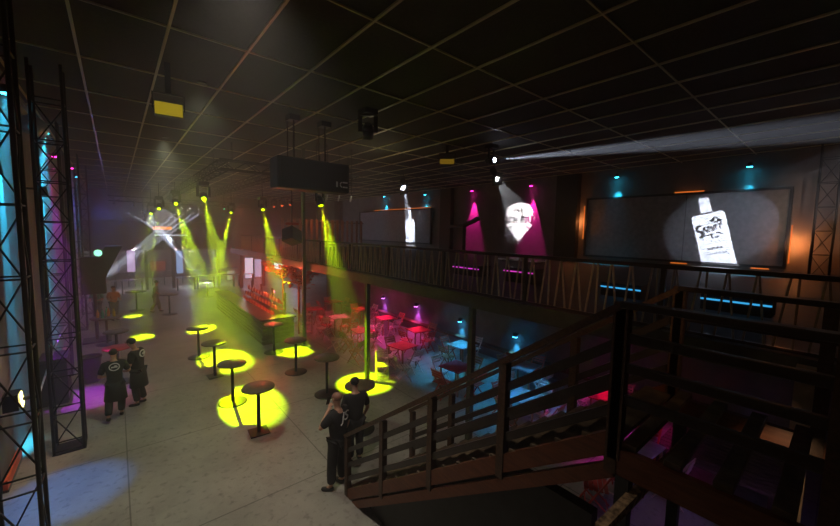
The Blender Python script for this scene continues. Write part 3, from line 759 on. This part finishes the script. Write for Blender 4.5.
# ------------------------------------------------------------------ staircase and landing
SX0, SX1 = 3.05, 4.55
FYs = 5.55; TYs = 1.12; LZ = 3.15
NS = 18
t = empty('staircase', (SX0, FYs, 0), 0, 'dark wooden open staircase rising from the dance floor toward the camera', 'staircase')
run = (FYs-TYs)/NS; rise = LZ/NS
def sp_(x, y, z): return V((x-SX0, y-FYs, z))
for x in (SX0, SX1):
    m_ = MB(); m_.beam(sp_(x, FYs, -.0), sp_(x, TYs, LZ-.02), .07, .17)
    m_.build('stringer', RWOOD, t)
    m_ = MB(); m_.beam(sp_(x, FYs-.2, -.08), sp_(x, TYs, LZ-.26), .06, .12); m_.build('stringer_board', RWOOD, t)
for i in range(NS):
    y = FYs-run*(i+.5); z = rise*(i+.75)
    MB().span(sp_(SX0-.02, y-.13, z-.04), sp_(SX1+.02, y+.13, z)).build('tread', TWOOD, t, bevel=.008)
slope = LZ/(FYs-TYs)
for x in (SX0, SX1):
    for h, w, hh in ((1.1, .1, .06), (.8, .045, .08), (.52, .045, .08), (.26, .045, .08)):
        m_ = MB(); m_.beam(sp_(x, FYs+.05, h), sp_(x, TYs, LZ+h), w, hh); m_.build('handrail' if h > 1 else 'side_rail', DWOOD if h > 1 else RAILM, t)
    for k in range(5):
        y = FYs-.02-(FYs-TYs-.0)*k/4; z = LZ*k/4
        MB().span(sp_(x-.045, y-.045, max(0, z-.15)), sp_(x+.045, y+.045, z+1.1)).build('newel_post' if k in (0, 4) else 'post', DWOOD, t)
t = empty('stair_landing', (SX0, TYs, LZ), 0, 'open planked stair landing with dark horizontal rails in the right foreground', 'landing')
def lp(x, y, z): return V((x-SX0, y-TYs, z-LZ))
LY = -3.0
for i in range(11):
    y = TYs-.12-i*.29
    MB().span(lp(SX0, y-.055, LZ-.05), lp(SX1+.05, y+.055, LZ)).build('plank', TWOOD, t, bevel=.006)
for x in (SX0, SX1):
    MB().span(lp(x-.035, LY, LZ-.27), lp(x+.035, TYs, LZ-.055)).build('side_beam', RWOOD, t)
    for z, hh, w in ((4.26, .05, .11), (4.0, .075, .045), (3.76, .075, .045), (3.5, .08, .045)) if x == SX0 else ((4.26, .05, .12), (3.95, .06, .04), (3.62, .06, .04)):
        MB().span(lp(x-w/2, LY, z-hh/2), lp(x+w/2, TYs, z+hh/2)).build('rail', RAILM, t, bevel=.006)
    for y in ((TYs, -.05, -1.4) if x == SX0 else (TYs, .05, -1.4)):
        MB().span(lp(x-.045, y-.045, LZ-.27), lp(x+.045, y+.045, 4.28)).build('post', DWOOD, t)
    for y in (TYs-.1, -2.8): MB().span(lp(x-.05, y-.05, 0), lp(x+.05, y+.05, LZ-.27)).build('support_leg', BLK, t)
# dark pillar at the right edge
tag(MB().span((SX0+.1, -.9, 0), (SX0+.35, -.02, CZ)).build('black_pillar', BLK), kind='structure'); bpy.data.objects['black_pillar'].name = 'trim_6'
# under-stair cupboard
t = empty('stair_cupboard', (SX0+.12, 1.3, 0), 0, 'dark boarded cupboard wall filling the space under the stairs', 'cupboard')
pr = [(0, 0), (3.6, 0), (3.6, .35), (.75, 2.3), (0, 2.3)]
P = [V((0, y, z)) for y, z in pr]+[V((.12, y, z)) for y, z in pr]
MB().add(P, [(4, 3, 2, 1, 0), (5, 6, 7, 8, 9)]+[(i, (i+1) % 5, 5+(i+1) % 5, 5+i) for i in range(5)]).build('boarding', BLK, t)
for i in range(2): MB().span((-.03, .05+i*.42, .05), (0, .42+i*.42, 1.5)).build('door', GREY, t)
# leaning speckled timber under landing
a = onz(600, 530, 2.75); b = onz(692, 436, 2.75)
a = V((a.x, a.y, 2.75)); b = V((b.x, b.y, 2.75))
tag(MB().beam(a, b, .07, .07).build('timber_brace', mat('speckled_timber', (.1, .06, .035), .7, c2=(.62, .42, .24), scale=22)), 'worn speckled timber brace running under the stair landing', 'beam')
# ridged deck below
t = empty('ridged_platform', (5.0, .2, 0), 0, 'low ridged wooden platform seen below the landing', 'platform')
A = [onz(*p, .5) for p in ((655, 470), (690, 437), (790, 455), (770, 514))]
x0, x1 = min(p.x for p in A), max(p.x for p in A); y0, y1 = min(p.y for p in A), max(p.y for p in A)
t.location = (x0+1.0, y0, 0)
for i in range(16): MB().span((i*.16, 0, .35), (i*.16+.11, 1.9, .4)).build('slat', RIDGE, t)
for y in (.05, 1.75): MB().span((0, y, 0), (2.5, y+.08, .35)).build('joist', DWOOD, t)
# warm lit upright board at right
A = onx(800, 430, 4.95)
tag(MB().span((4.9, A.y-.07, 0), (5.0, A.y+.07, 3.6)).build('upright_board', mat('raw_timber', (.5, .36, .24), .7, c2=(.65, .5, .35), scale=10)), 'pale raw timber upright seen between the landing rails at far right', 'board')

# ------------------------------------------------------------------ tables and folding chairs under the balcony
def folding_chair(m):
    t = empty('folding_chair', (0, 0, 0), 0, 'x', 'chair', 'folding chairs under the balcony')
    s = MB()
    for i in range(5): s.box((0, -.16+i*.08, .45), (.38, .065, .02))
    s.build('seat', m, t)
    b = MB()
    for i in range(3): b.box((0, -.235-.02*i, .66+i*.075), (.38, .016, .055))
    b.build('backrest', m, t)
    for k in (-1, 1):
        MB().beam((k*.2, .22, 0), (k*.2, -.28, .86), .022, .035, up=(1, 0, 0)).build('leg', m, t)
        MB().beam((k*.165, -.26, 0), (k*.165, .18, .44), .02, .035, up=(1, 0, 0)).build('leg', m, t)
    MB().beam((-.2, .15, .12), (.2, .15, .12), .02, .02).build('stretcher', m, t)
    MB().beam((-.165, -.2, .1), (.165, -.2, .1), .02, .02).build('stretcher', m, t)
    return t
def low_table(m):
    t = empty('low_table', (0, 0, 0), 0, 'x', 'table', 'square tables under the balcony')
    MB().box((0, 0, .735), (.8, .8, .03)).build('tabletop', m, t, bevel=.006)
    for sx in (-.34, .34):
        for sy in (-.34, .34): MB().box((sx, sy, .36), (.04, .04, .72)).build('leg', CHAIRW, t)
    return t
chA = folding_chair(CHAIRW); chB = folding_chair(mat('chair_red', (.5, .08, .05), .5))
chC = folding_chair(mat('chair_pale', (.62, .5, .45), .5))
tbA = low_table(REDC); tbB = low_table(mat('pale_cloth', (.5, .42, .45), .7))
first = {id(o): True for o in (chA, chB, chC, tbA, tbB)}
def put(o, x, y, rz, label, group=None):
    if first[id(o)]:
        first[id(o)] = False; o.location = (x, y, 0); o.rotation_euler = (0, 0, rz); o['label'] = label
        return o
    return copy_tree(o, (x, y, 0), rz, label)
tabs = [(7.6, 12.6, 0), (7.9, 15.2, 1), (9.6, 13.8, 0), (9.7, 16.2, 0), (9.5, 11.3, 0), (7.7, 10.0, 0), (9.5, 8.8, 1), (7.8, 7.4, 0), (9.5, 6.2, 1), (7.7, 4.9, 1), (9.4, 3.6, 0), (7.6, 2.4, 1), (7.7, 17.6, 0), (9.4, 18.8, 0)]
rel = ['nearest the tall column, front row', 'second of the front row from the far end', 'second of the back row', 'far end of the back row', 'below the pink wall lamp', 'behind the green-lit column', 'below the blue wall lamp', 'just left of the column nearest the stairs', 'right of the blue wall lamp', 'seen through the stair rails, front row', 'seen through the stair rails, back row', 'nearest the stair landing', 'behind the bar corner', 'farthest under the balcony']
rels = ['nearest the tall column', 'second from the far end, front row', 'second of the back row', 'at the far end, back row', 'below the pink wall lamp', 'behind the green-lit column', 'below the blue wall lamp', 'left of the column by the stairs', 'right of the blue wall lamp', 'behind the stair rails, front', 'behind the stair rails, back', 'nearest the stair landing', 'behind the bar corner', 'farthest under the balcony']
cols_ = [chA, chB, chC]
ci = 0
for i, (x, y, k) in enumerate(tabs):
    nm = 'pale' if k else 'red'
    put(tbB if k else tbA, x, y, random.uniform(-.15, .15), 'square %s topped table under the balcony, %s' % (nm, rel[i]))
    for j, a in enumerate((0, PI/2, PI, -PI/2)):
        if (i+j) % 7 == 6: continue
        d = .66+random.uniform(-.04, .05); aa = a+random.uniform(-.1, .1)
        ch = cols_[(i+j*2) % 3]
        cn = {0: 'brown', 1: 'red', 2: 'pale'}[(i+j*2) % 3]
        put(ch, x+math.sin(aa)*d, y-math.cos(aa)*d, aa, '%s folding chair, %s side of the table %s' % (cn, ['near', 'right', 'far', 'left'][j], rels[i]))
# loose chairs at the dance-floor edge
for px, py, rz, lb in ((382, 378, 2.6, 'yellow-lit folding chair standing open beside the green-lit column'), (403, 380, -1.9, 'yellow-lit folding chair turned sideways at the floor edge'),
                       (356, 362, .4, 'brown folding chair left of the green-lit column'), (322, 338, 2.0, 'pale folding chair just right of the tall column'),
                       (345, 345, .8, 'brown folding chair midway between the two far columns'), (334, 350, -2.5, 'folding chair at the edge of the floor before the red tables')):
    p = onz(px, py, 0); put(chA if 'brown' in lb else chC, p.x, p.y, rz, lb)
p = onz(608, 512, 0); put(chB, p.x-.1, p.y+.2, .5, 'dark folding chair on the pink lit floor under the stairs')
# coloured lamps under the balcony
def down_lamp(x, y, c, P, lb, ang=85):
    t = empty('down_lamp', (x, y, MB_), 0, lb, 'lamp', 'small down lamps under the balcony')
    MB().cyl((0, 0, 0), (0, 0, -.12), .07, n=14).build('housing', BLKM, t); MB().cyl((0, 0, -.12), (0, 0, -.125), .055, n=14).build('lens', emis('dl_'+lb[:5], c, 4), t)
    spot((x, y, MB_-.14), (x, y, 0), P, ang, c, .5, .04)
down_lamp(8.6, 15.8, (1, .05, .12), 330, 'red down lamp far along under the balcony')
down_lamp(9.2, 13.0, (1, .05, .4), 620, 'magenta down lamp under the balcony by the pink wall lamp')
down_lamp(8.0, 11.2, (1, .15, .3), 170, 'pink-red down lamp behind the green-lit column')
down_lamp(8.9, 8.6, (.03, .5, 1), 380, 'blue down lamp under the balcony by the second column', 70)
down_lamp(8.2, 5.4, (.03, .45, 1), 260, 'light blue down lamp seen through the stair rails', 65)
down_lamp(8.9, 3.4, (1, .03, .5), 160, 'hot pink down lamp seen through the stair rails', 70)
down_lamp(7.0, .6, (.5, .25, 1), 35, 'violet down lamp nearest the landing', 80)
spot((4.6, 1.9, 2.6), (4.4, 1.6, 0), 14, 90, (1, .05, .35), .6, .05)

# ------------------------------------------------------------------ people
def skin_obj(name, pts, edges, rad, m, parent, sub=2, root=0):
    me = bpy.data.meshes.new(name); me.from_pydata([tuple(p) for p in pts], edges, []); me.update()
    o = bpy.data.objects.new(name, me); col.objects.link(o)
    md = o.modifiers.new('skin', 'SKIN'); md.use_smooth_shade = True
    sv = me.skin_vertices[0].data
    for i, r in enumerate(rad):
        sv[i].radius = (r, r) if not hasattr(r, '__len__') else r
    sv[root].use_root = True
    s_ = o.modifiers.new('sub', 'SUBSURF'); s_.levels = sub; s_.render_levels = sub
    dg = bpy.context.evaluated_depsgraph_get(); dg.update()
    nm = bpy.data.meshes.new_from_object(o.evaluated_get(dg))
    bpy.data.objects.remove(o); bpy.data.meshes.remove(me)
    nm.materials.clear(); nm.materials.append(m); nm.name = name
    for p in nm.polygons: p.use_smooth = True
    o = bpy.data.objects.new(name, nm); col.objects.link(o); o.parent = parent
    return o
def limb(a, b, c, r0, r1, r2):
    return [a, a.lerp(b, .5), b, b.lerp(c, .5), c], [r0, (r0+r1)/2*1.05, r1, (r1+r2)/2*1.1, r2]
def person(loc, rz, label, elbows, hands, knees, feet, toes, lean=0., head_fwd=0., bald=False, shirt=CLOTH, pants=CLOTH, apron=False, emblem=None, H=1.75, hip=(0, 0, .93)):
    t = empty('person', (loc[0], loc[1], 0), rz, label, 'person', 'people')
    s = H/1.75
    t.scale = (s, s, s)
    ch = V((0, math.sin(lean)*.45, hip[2]+math.cos(lean)*.45)) + V((hip[0], hip[1], 0))   # chest
    hp = V(hip); nk = ch+V((0, math.sin(lean)*.12+.01, .12)); hd = nk+V((0, .03+head_fwd, .17-.3*head_fwd))
    shl = ch+V((-.19, 0, .03)); shr = ch+V((.19, 0, .03))
    hl = hp+V((-.095, 0, -.03)); hr = hp+V((.095, 0, -.03))
    pts = []; ed = []; rad = []
    def chain(ps, rs, root=None):
        prev = root
        for p, r in zip(ps, rs):
            pts.append(p); rad.append(r); k = len(pts)-1
            if prev is not None: ed.append((prev, k))
            prev = k
        return prev
    pel = chain([hp], [(.14, .11)])
    c_ = chain([hp.lerp(ch, .5), ch], [(.12, .1), (.145, .105)], pel)
    n_ = chain([nk], [.052], c_)
    hv = hd-nk
    chain([nk+hv*.45+V((0, .0, 0)), hd, hd+V((0, -.01, .06)), hd+V((0, -.015, .1))], [.062, (.078, .092), (.076, .09), .055], n_)
    for sh, el, ha in ((shl, V(elbows[0]), V(hands[0])), (shr, V(elbows[1]), V(hands[1]))):
        ps, rs = limb(sh, el, ha, .058, .042, .028)
        w = chain(ps, rs, c_)
        d = (ha-el).normalized(); side = d.cross(V((0, 0, 1))); side = side.normalized() if side.length > .1 else V((1, 0, 0)); pal = side.cross(d)
        pm = chain([ha+d*.055], [(.036, .018)], w)
        for f_ in range(4):
            o = side*((f_-1.5)*.02); L_ = (.07, .08, .075, .058)[f_]
            chain([ha+d*.09+o, ha+d*(.09+L_*.5)+o-pal*.01, ha+d*(.09+L_*.85)+o-pal*.03], [.009, .0085, .007], pm)
        chain([ha+d*.04+side*.04, ha+d*.075+side*.055-pal*.012], [.011, .009], w)
    for hh, kn, ft, to in ((hl, V(knees[0]), V(feet[0]), V(toes[0])), (hr, V(knees[1]), V(feet[1]), V(toes[1]))):
        ps, rs = limb(hh, kn, ft, .085, .055, .038)
        a_ = chain(ps, rs, pel)
        chain([ft.lerp(to, .6)+V((0, 0, -.035)), to], [(.038, .03), .028], a_)
    body = skin_obj('body', pts, ed, rad, SKIN, t)
    # face: nose, ears, eyes merged as small child features on the head
    MB().ball(hd+V((0, .095, .01)), (.014, .02, .024), 8, 6).build('nose', SKIN, t)
    for k in (-1, 1):
        MB().ball(hd+V((k*.08, -.005, .01)), (.012, .022, .032), 8, 6).build('ear', SKIN, t)
        MB().ball(hd+V((k*.03, .083, .035)), (.011, .008, .007), 8, 6).build('eye', HAIR, t)
    MB().ball(hd+V((0, .085, -.045)), (.022, .008, .006), 8, 6).build('mouth', mat('lips', (.3, .1, .08), .5), t)
    # hair
    hm = MB(); hm.ball(hd+V((0, -.022, .05 if not bald else .045)), (.09, .1, .088) if not bald else (.084, .095, .078), 16, 10)
    hm.build('hair', HAIR if not bald else mat('shaved_head', (.25, .12, .08), .6), t)
    # shirt
    pts2, ed2, rad2 = [], [], []
    pts_b, ed_b, rad_b = pts, ed, rad
    pts, ed, rad = [], [], []
    def chain2(ps, rs, root=None):
        prev = root
        for p, r in zip(ps, rs):
            pts.append(p); rad.append(r); k = len(pts)-1
            if prev is not None: ed.append((prev, k))
            prev = k
        return prev
    a_ = chain2([hp+V((0, 0, -.1)), hp.lerp(ch, .4), ch], [(.175, .15), (.165, .145), (.2, .15)])
    chain2([nk+V((0, 0, -.03))], [.068], a_)
    for sh, el in ((shl, V(elbows[0])), (shr, V(elbows[1]))):
        chain2([sh, sh.lerp(el, .45), sh.lerp(el, .85)], [.095, .08, .072], a_)
    sh_o = skin_obj('shirt', pts, ed, rad, shirt, t)
    pts, ed, rad = [], [], []
    a_ = chain2([hp+V((0, 0, .02))], [(.14, .12)])
    for hh, kn, ft in ((hl, V(knees[0]), V(feet[0])), (hr, V(knees[1]), V(feet[1]))):
        ps, rs = limb(hh, kn, ft+V((0, 0, .03)), .118, .09, .075); chain2(ps, rs, a_)
    skin_obj('trousers', pts, ed, rad, pants, t)
    for ft, to in ((V(feet[0]), V(toes[0])), (V(feet[1]), V(toes[1]))):
        pts, ed, rad = [], [], []
        back = ft-(to-ft)*.28+V((0, 0, -.05))
        chain2([V((back.x, back.y, max(.045, back.z))), ft.lerp(to, .5)+V((0, 0, -.03)), to+(to-ft)*.12], [(.05, .05), (.052, .042), (.042, .036)])
        skin_obj('shoe', pts, ed, rad, BLK, t, 1)
    if apron:
        k_ = MB(); n = 20; P = []
        for z, r in ((hp.z+.06, .175), (hp.z-.12, .2), (hp.z-.42, .23)):
            for i in range(n): P.append(V((hp.x+r*math.cos(2*PI*i/n), hp.y+r*.82*math.sin(2*PI*i/n), z)))
        k_.add(P, [(j*n+i, j*n+(i+1) % n, (j+1)*n+(i+1) % n, (j+1)*n+i) for j in range(2) for i in range(n)], True)
        o = k_.build('apron', CLOTH, t); sm = o.modifiers.new('s', 'SOLIDIFY'); sm.thickness = .008
    if emblem:
        e_ = MB(); c0 = ch+V((0, -.165, .0)); R = Matrix.Rotation(-lean, 3, 'X')
        if emblem == 'ring':
            n = 24
            for i in range(n):
                a0, a1 = 2*PI*i/n, 2*PI*(i+1)/n
                q0 = [c0+R@V((math.cos(a)*r_, -.012+.03*abs(math.cos(a)), math.sin(a)*r_*.86)) for a in (a0, a1) for r_ in (.088, .112)]
                e_.add(q0+[p_+V((0, .02, 0)) for p_ in q0], [(0, 1, 3, 2), (4, 6, 7, 5), (1, 5, 7, 3), (0, 2, 6, 4)])
            e_.box(c0+V((0, -.01, 0)), (.13, .012, .035)); e_.box(c0+V((.02, -.01, .03)), (.05, .012, .02))
            e_.build('back_emblem', WHITE, t, label='white ring emblem printed on the back of the shirt')
        else:
            cu = bpy.data.curves.new('letters', 'FONT'); cu.body = emblem; cu.size = .24; cu.align_x = 'CENTER'; cu.align_y = 'CENTER'; cu.extrude = .006; cu.shear = .2; cu.materials.append(WHITE)
            to = bpy.data.objects.new('back_lettering', cu); col.objects.link(to); to.parent = t
            to.location = c0+V((-.02, -.012, .02)); to.rotation_euler = (PI/2-lean, 0, 0); to = meshify(to); to['label'] = 'white letters printed on the back of the shirt'
    return t
a = onz(117, 417, 0)
person((a.x, a.y), .05, 'man in black T-shirt with white ring emblem leaning on the red table',
       [(-.3, .05, 1.1), (.3, .12, 1.12)], [(-.2, .3, 1.02), (.16, .38, 1.06)], [(-.13, -.02, .5), (.12, .1, .5)], [(-.17, -.28, .16), (.1, .05, .09)], [(-.17, -.16, .04), (.12, .22, .03)],
       lean=.22, head_fwd=.06, apron=True, emblem='ring', H=1.72, hip=(0, 0, .9))
a = onz(140, 404, 0)
person((a.x, a.y), math.radians(62), 'man in black shirt and long apron looking down at his hands, facing the leaning man',
       [(-.26, .06, 1.12), (.26, .06, 1.12)], [(-.1, .32, 1.12), (.1, .32, 1.12)], [(-.1, .04, .5), (.1, .04, .5)], [(-.1, 0, .09), (.12, -.05, .09)], [(-.12, .18, .03), (.13, .13, .03)],
       lean=.08, head_fwd=.07, apron=True, emblem='ring', H=1.8)
a = onz(338, 486, 0)
person((a.x, a.y), math.radians(22), 'man with white letters on his back raising a phone by the stair foot',
       [(-.34, .12, 1.22), (.28, .0, 1.1)], [(-.12, .13, 1.47), (.24, .1, .88)], [(-.11, .05, .5), (.1, .02, .5)], [(-.16, .02, .09), (.1, -.02, .09)], [(-.22, .18, .03), (.12, .16, .03)],
       lean=0, bald=True, emblem='JS', H=1.78)
tph = MB(); ph_r = Matrix.Rotation(math.radians(22), 3, 'Z'); pp = V((a.x, a.y, 0))+ph_r@V((-.07, .17, 1.66))
tph.box((0, 0, 0), (.075, .012, .14)); tag(tph.build('mobile_phone', BLK, loc=pp, rot=(0, .3, math.radians(22))), 'small dark phone held up by the man at the stair foot', 'phone')
a = onz(356, 381, 1.66)
person((a.x-.1, a.y-.15), math.radians(-10), 'dark-haired man in black standing beside the stair foot, half hidden by his companion',
       [(-.27, .0, 1.12), (.27, .0, 1.12)], [(-.24, .14, .9), (.24, .14, .9)], [(-.1, .03, .5), (.1, .03, .5)], [(-.1, 0, .09), (.1, 0, .09)], [(-.12, .17, .03), (.12, .17, .03)],
       head_fwd=.03, H=1.76)
OLV = mat('olive_shirt', (.2, .2, .1), .8); TAN = mat('tan_trousers', (.2, .18, .1), .8)
a = onz(156, 312, 0)
person((a.x, a.y), math.radians(-100), 'person in olive clothes walking past the far round table',
       [(-.27, -.05, 1.14), (.27, .08, 1.14)], [(-.25, .1, .95), (.2, .3, 1.0)], [(-.1, .12, .52), (.1, .0, .5)], [(-.1, .18, .09), (.1, -.22, .11)], [(-.1, .34, .03), (.1, -.06, .03)],
       lean=.1, shirt=OLV, pants=TAN, H=1.75)
for px, rz, c, lb in ((101, -.4, (.05, .35, .25), 'person in a teal shirt standing behind the far left table'), (112, .5, (.6, .2, .03), 'person in an orange shirt standing behind the far left table')):
    a = onz(px, 322, 0)
    person((a.x-(.12 if px == 101 else -.1), a.y+.45), rz+PI, lb, [(-.27, .02, 1.12), (.27, .02, 1.12)], [(-.18, .24, 1.1), (.18, .24, 1.1)], [(-.1, .02, .5), (.1, .02, .5)], [(-.1, 0, .09), (.1, 0, .09)], [(-.12, .17, .03), (.12, .17, .03)],
           shirt=mat('shirt_%d' % px, c, .8), pants=mat('jeans', (.05, .08, .12), .8), H=1.72)

# ------------------------------------------------------------------ general fill light
for i, (x, y, P) in enumerate(((1.2, 4.5, 680), (1.6, 9.5, 560), (1.5, 16, 300), (2, 25, 260))):
    t = empty('added_fill_lamp', (x, y, CZ), 0, 'small added fill lamp in the ceiling, %s' % ['nearest the camera', 'second from the camera', 'third from the camera', 'farthest from the camera'][i], 'lamp', 'added fill lamps in the ceiling')
    MB().cyl((0, 0, 0), (0, 0, -.03), .1, n=16).build('housing', BLKM, t)
    spot((x, y, CZ-.06), (x, y, 0), P, 92, (1, .86, .72) if y < 6 else (.92, .95, .62), .95, .1)  # added ceiling fill that lifts the dark floor
point((-.6, 1.0, 6.2), 8, (1, .62, .3), .15)  # added warm fill near the camera, no fixture
spot((2.4, -.6, 5.6), (6.0, 1.6, 3.9), 90, 60, (1, .6, .3), .8, .08)      # added warm fill from behind the viewer, brightens the balusters
spot((4.0, .2, 3.0), (4.95, .25, 2.6), 6, 80, (1, .66, .36), .8, .05)
point((3.2, 22, 6.6), 60, (.7, .9, .1), .3)
point((7, 30, 6), 70, (1, .25, .12), .3)
point((-.5, 29, 5.5), 90, (.15, .2, 1), .3)
point((8, 12, 6.9), 25, (1, .85, .5), .3)

# ------------------------------------------------------------------ haze
w = bpy.data.worlds.new('hall_air'); sc.world = w; w.use_nodes = True
nt = w.node_tree; bg = nt.nodes['Background']; bg.inputs['Color'].default_value = (0, 0, 0, 1); bg.inputs['Strength'].default_value = 0
vs = nt.nodes.new('ShaderNodeVolumeScatter'); vs.inputs['Density'].default_value = .008; vs.inputs['Anisotropy'].default_value = 0
nt.links.new(vs.outputs[0], nt.nodes['World Output'].inputs['Volume'])
hz = bpy.data.materials.new('stage_haze'); hz.use_nodes = True; hn = hz.node_tree
hn.nodes.remove(hn.nodes['Principled BSDF']); hv = hn.nodes.new('ShaderNodeVolumeScatter'); hv.inputs['Density'].default_value = .03
hn.links.new(hv.outputs[0], hn.nodes['Material Output'].inputs['Volume'])
tag(MB().span((LX+.01, 10.6, .01), (7.6, FY-.01, CZ-.11)).build('haze', hz), 'thin stage haze filling the air over the dance floor and bar', 'haze', kind='stuff')
sc.cycles.volume_bounces = 0
sc.cycles.max_bounces = 4; sc.cycles.diffuse_bounces = 2; sc.cycles.glossy_bounces = 2
sc.cycles.sample_clamp_indirect = 3
sc.cycles.sample_clamp_direct = 0
try:
    sc.cycles.use_denoising = True; sc.cycles.denoiser = 'OPENIMAGEDENOISE'
except Exception: pass
vsn = sc.view_settings; vsn.view_transform = 'Standard'; vsn.look = 'None'; vsn.gamma = 1; vsn.exposure = 0
vsn.use_curve_mapping = False
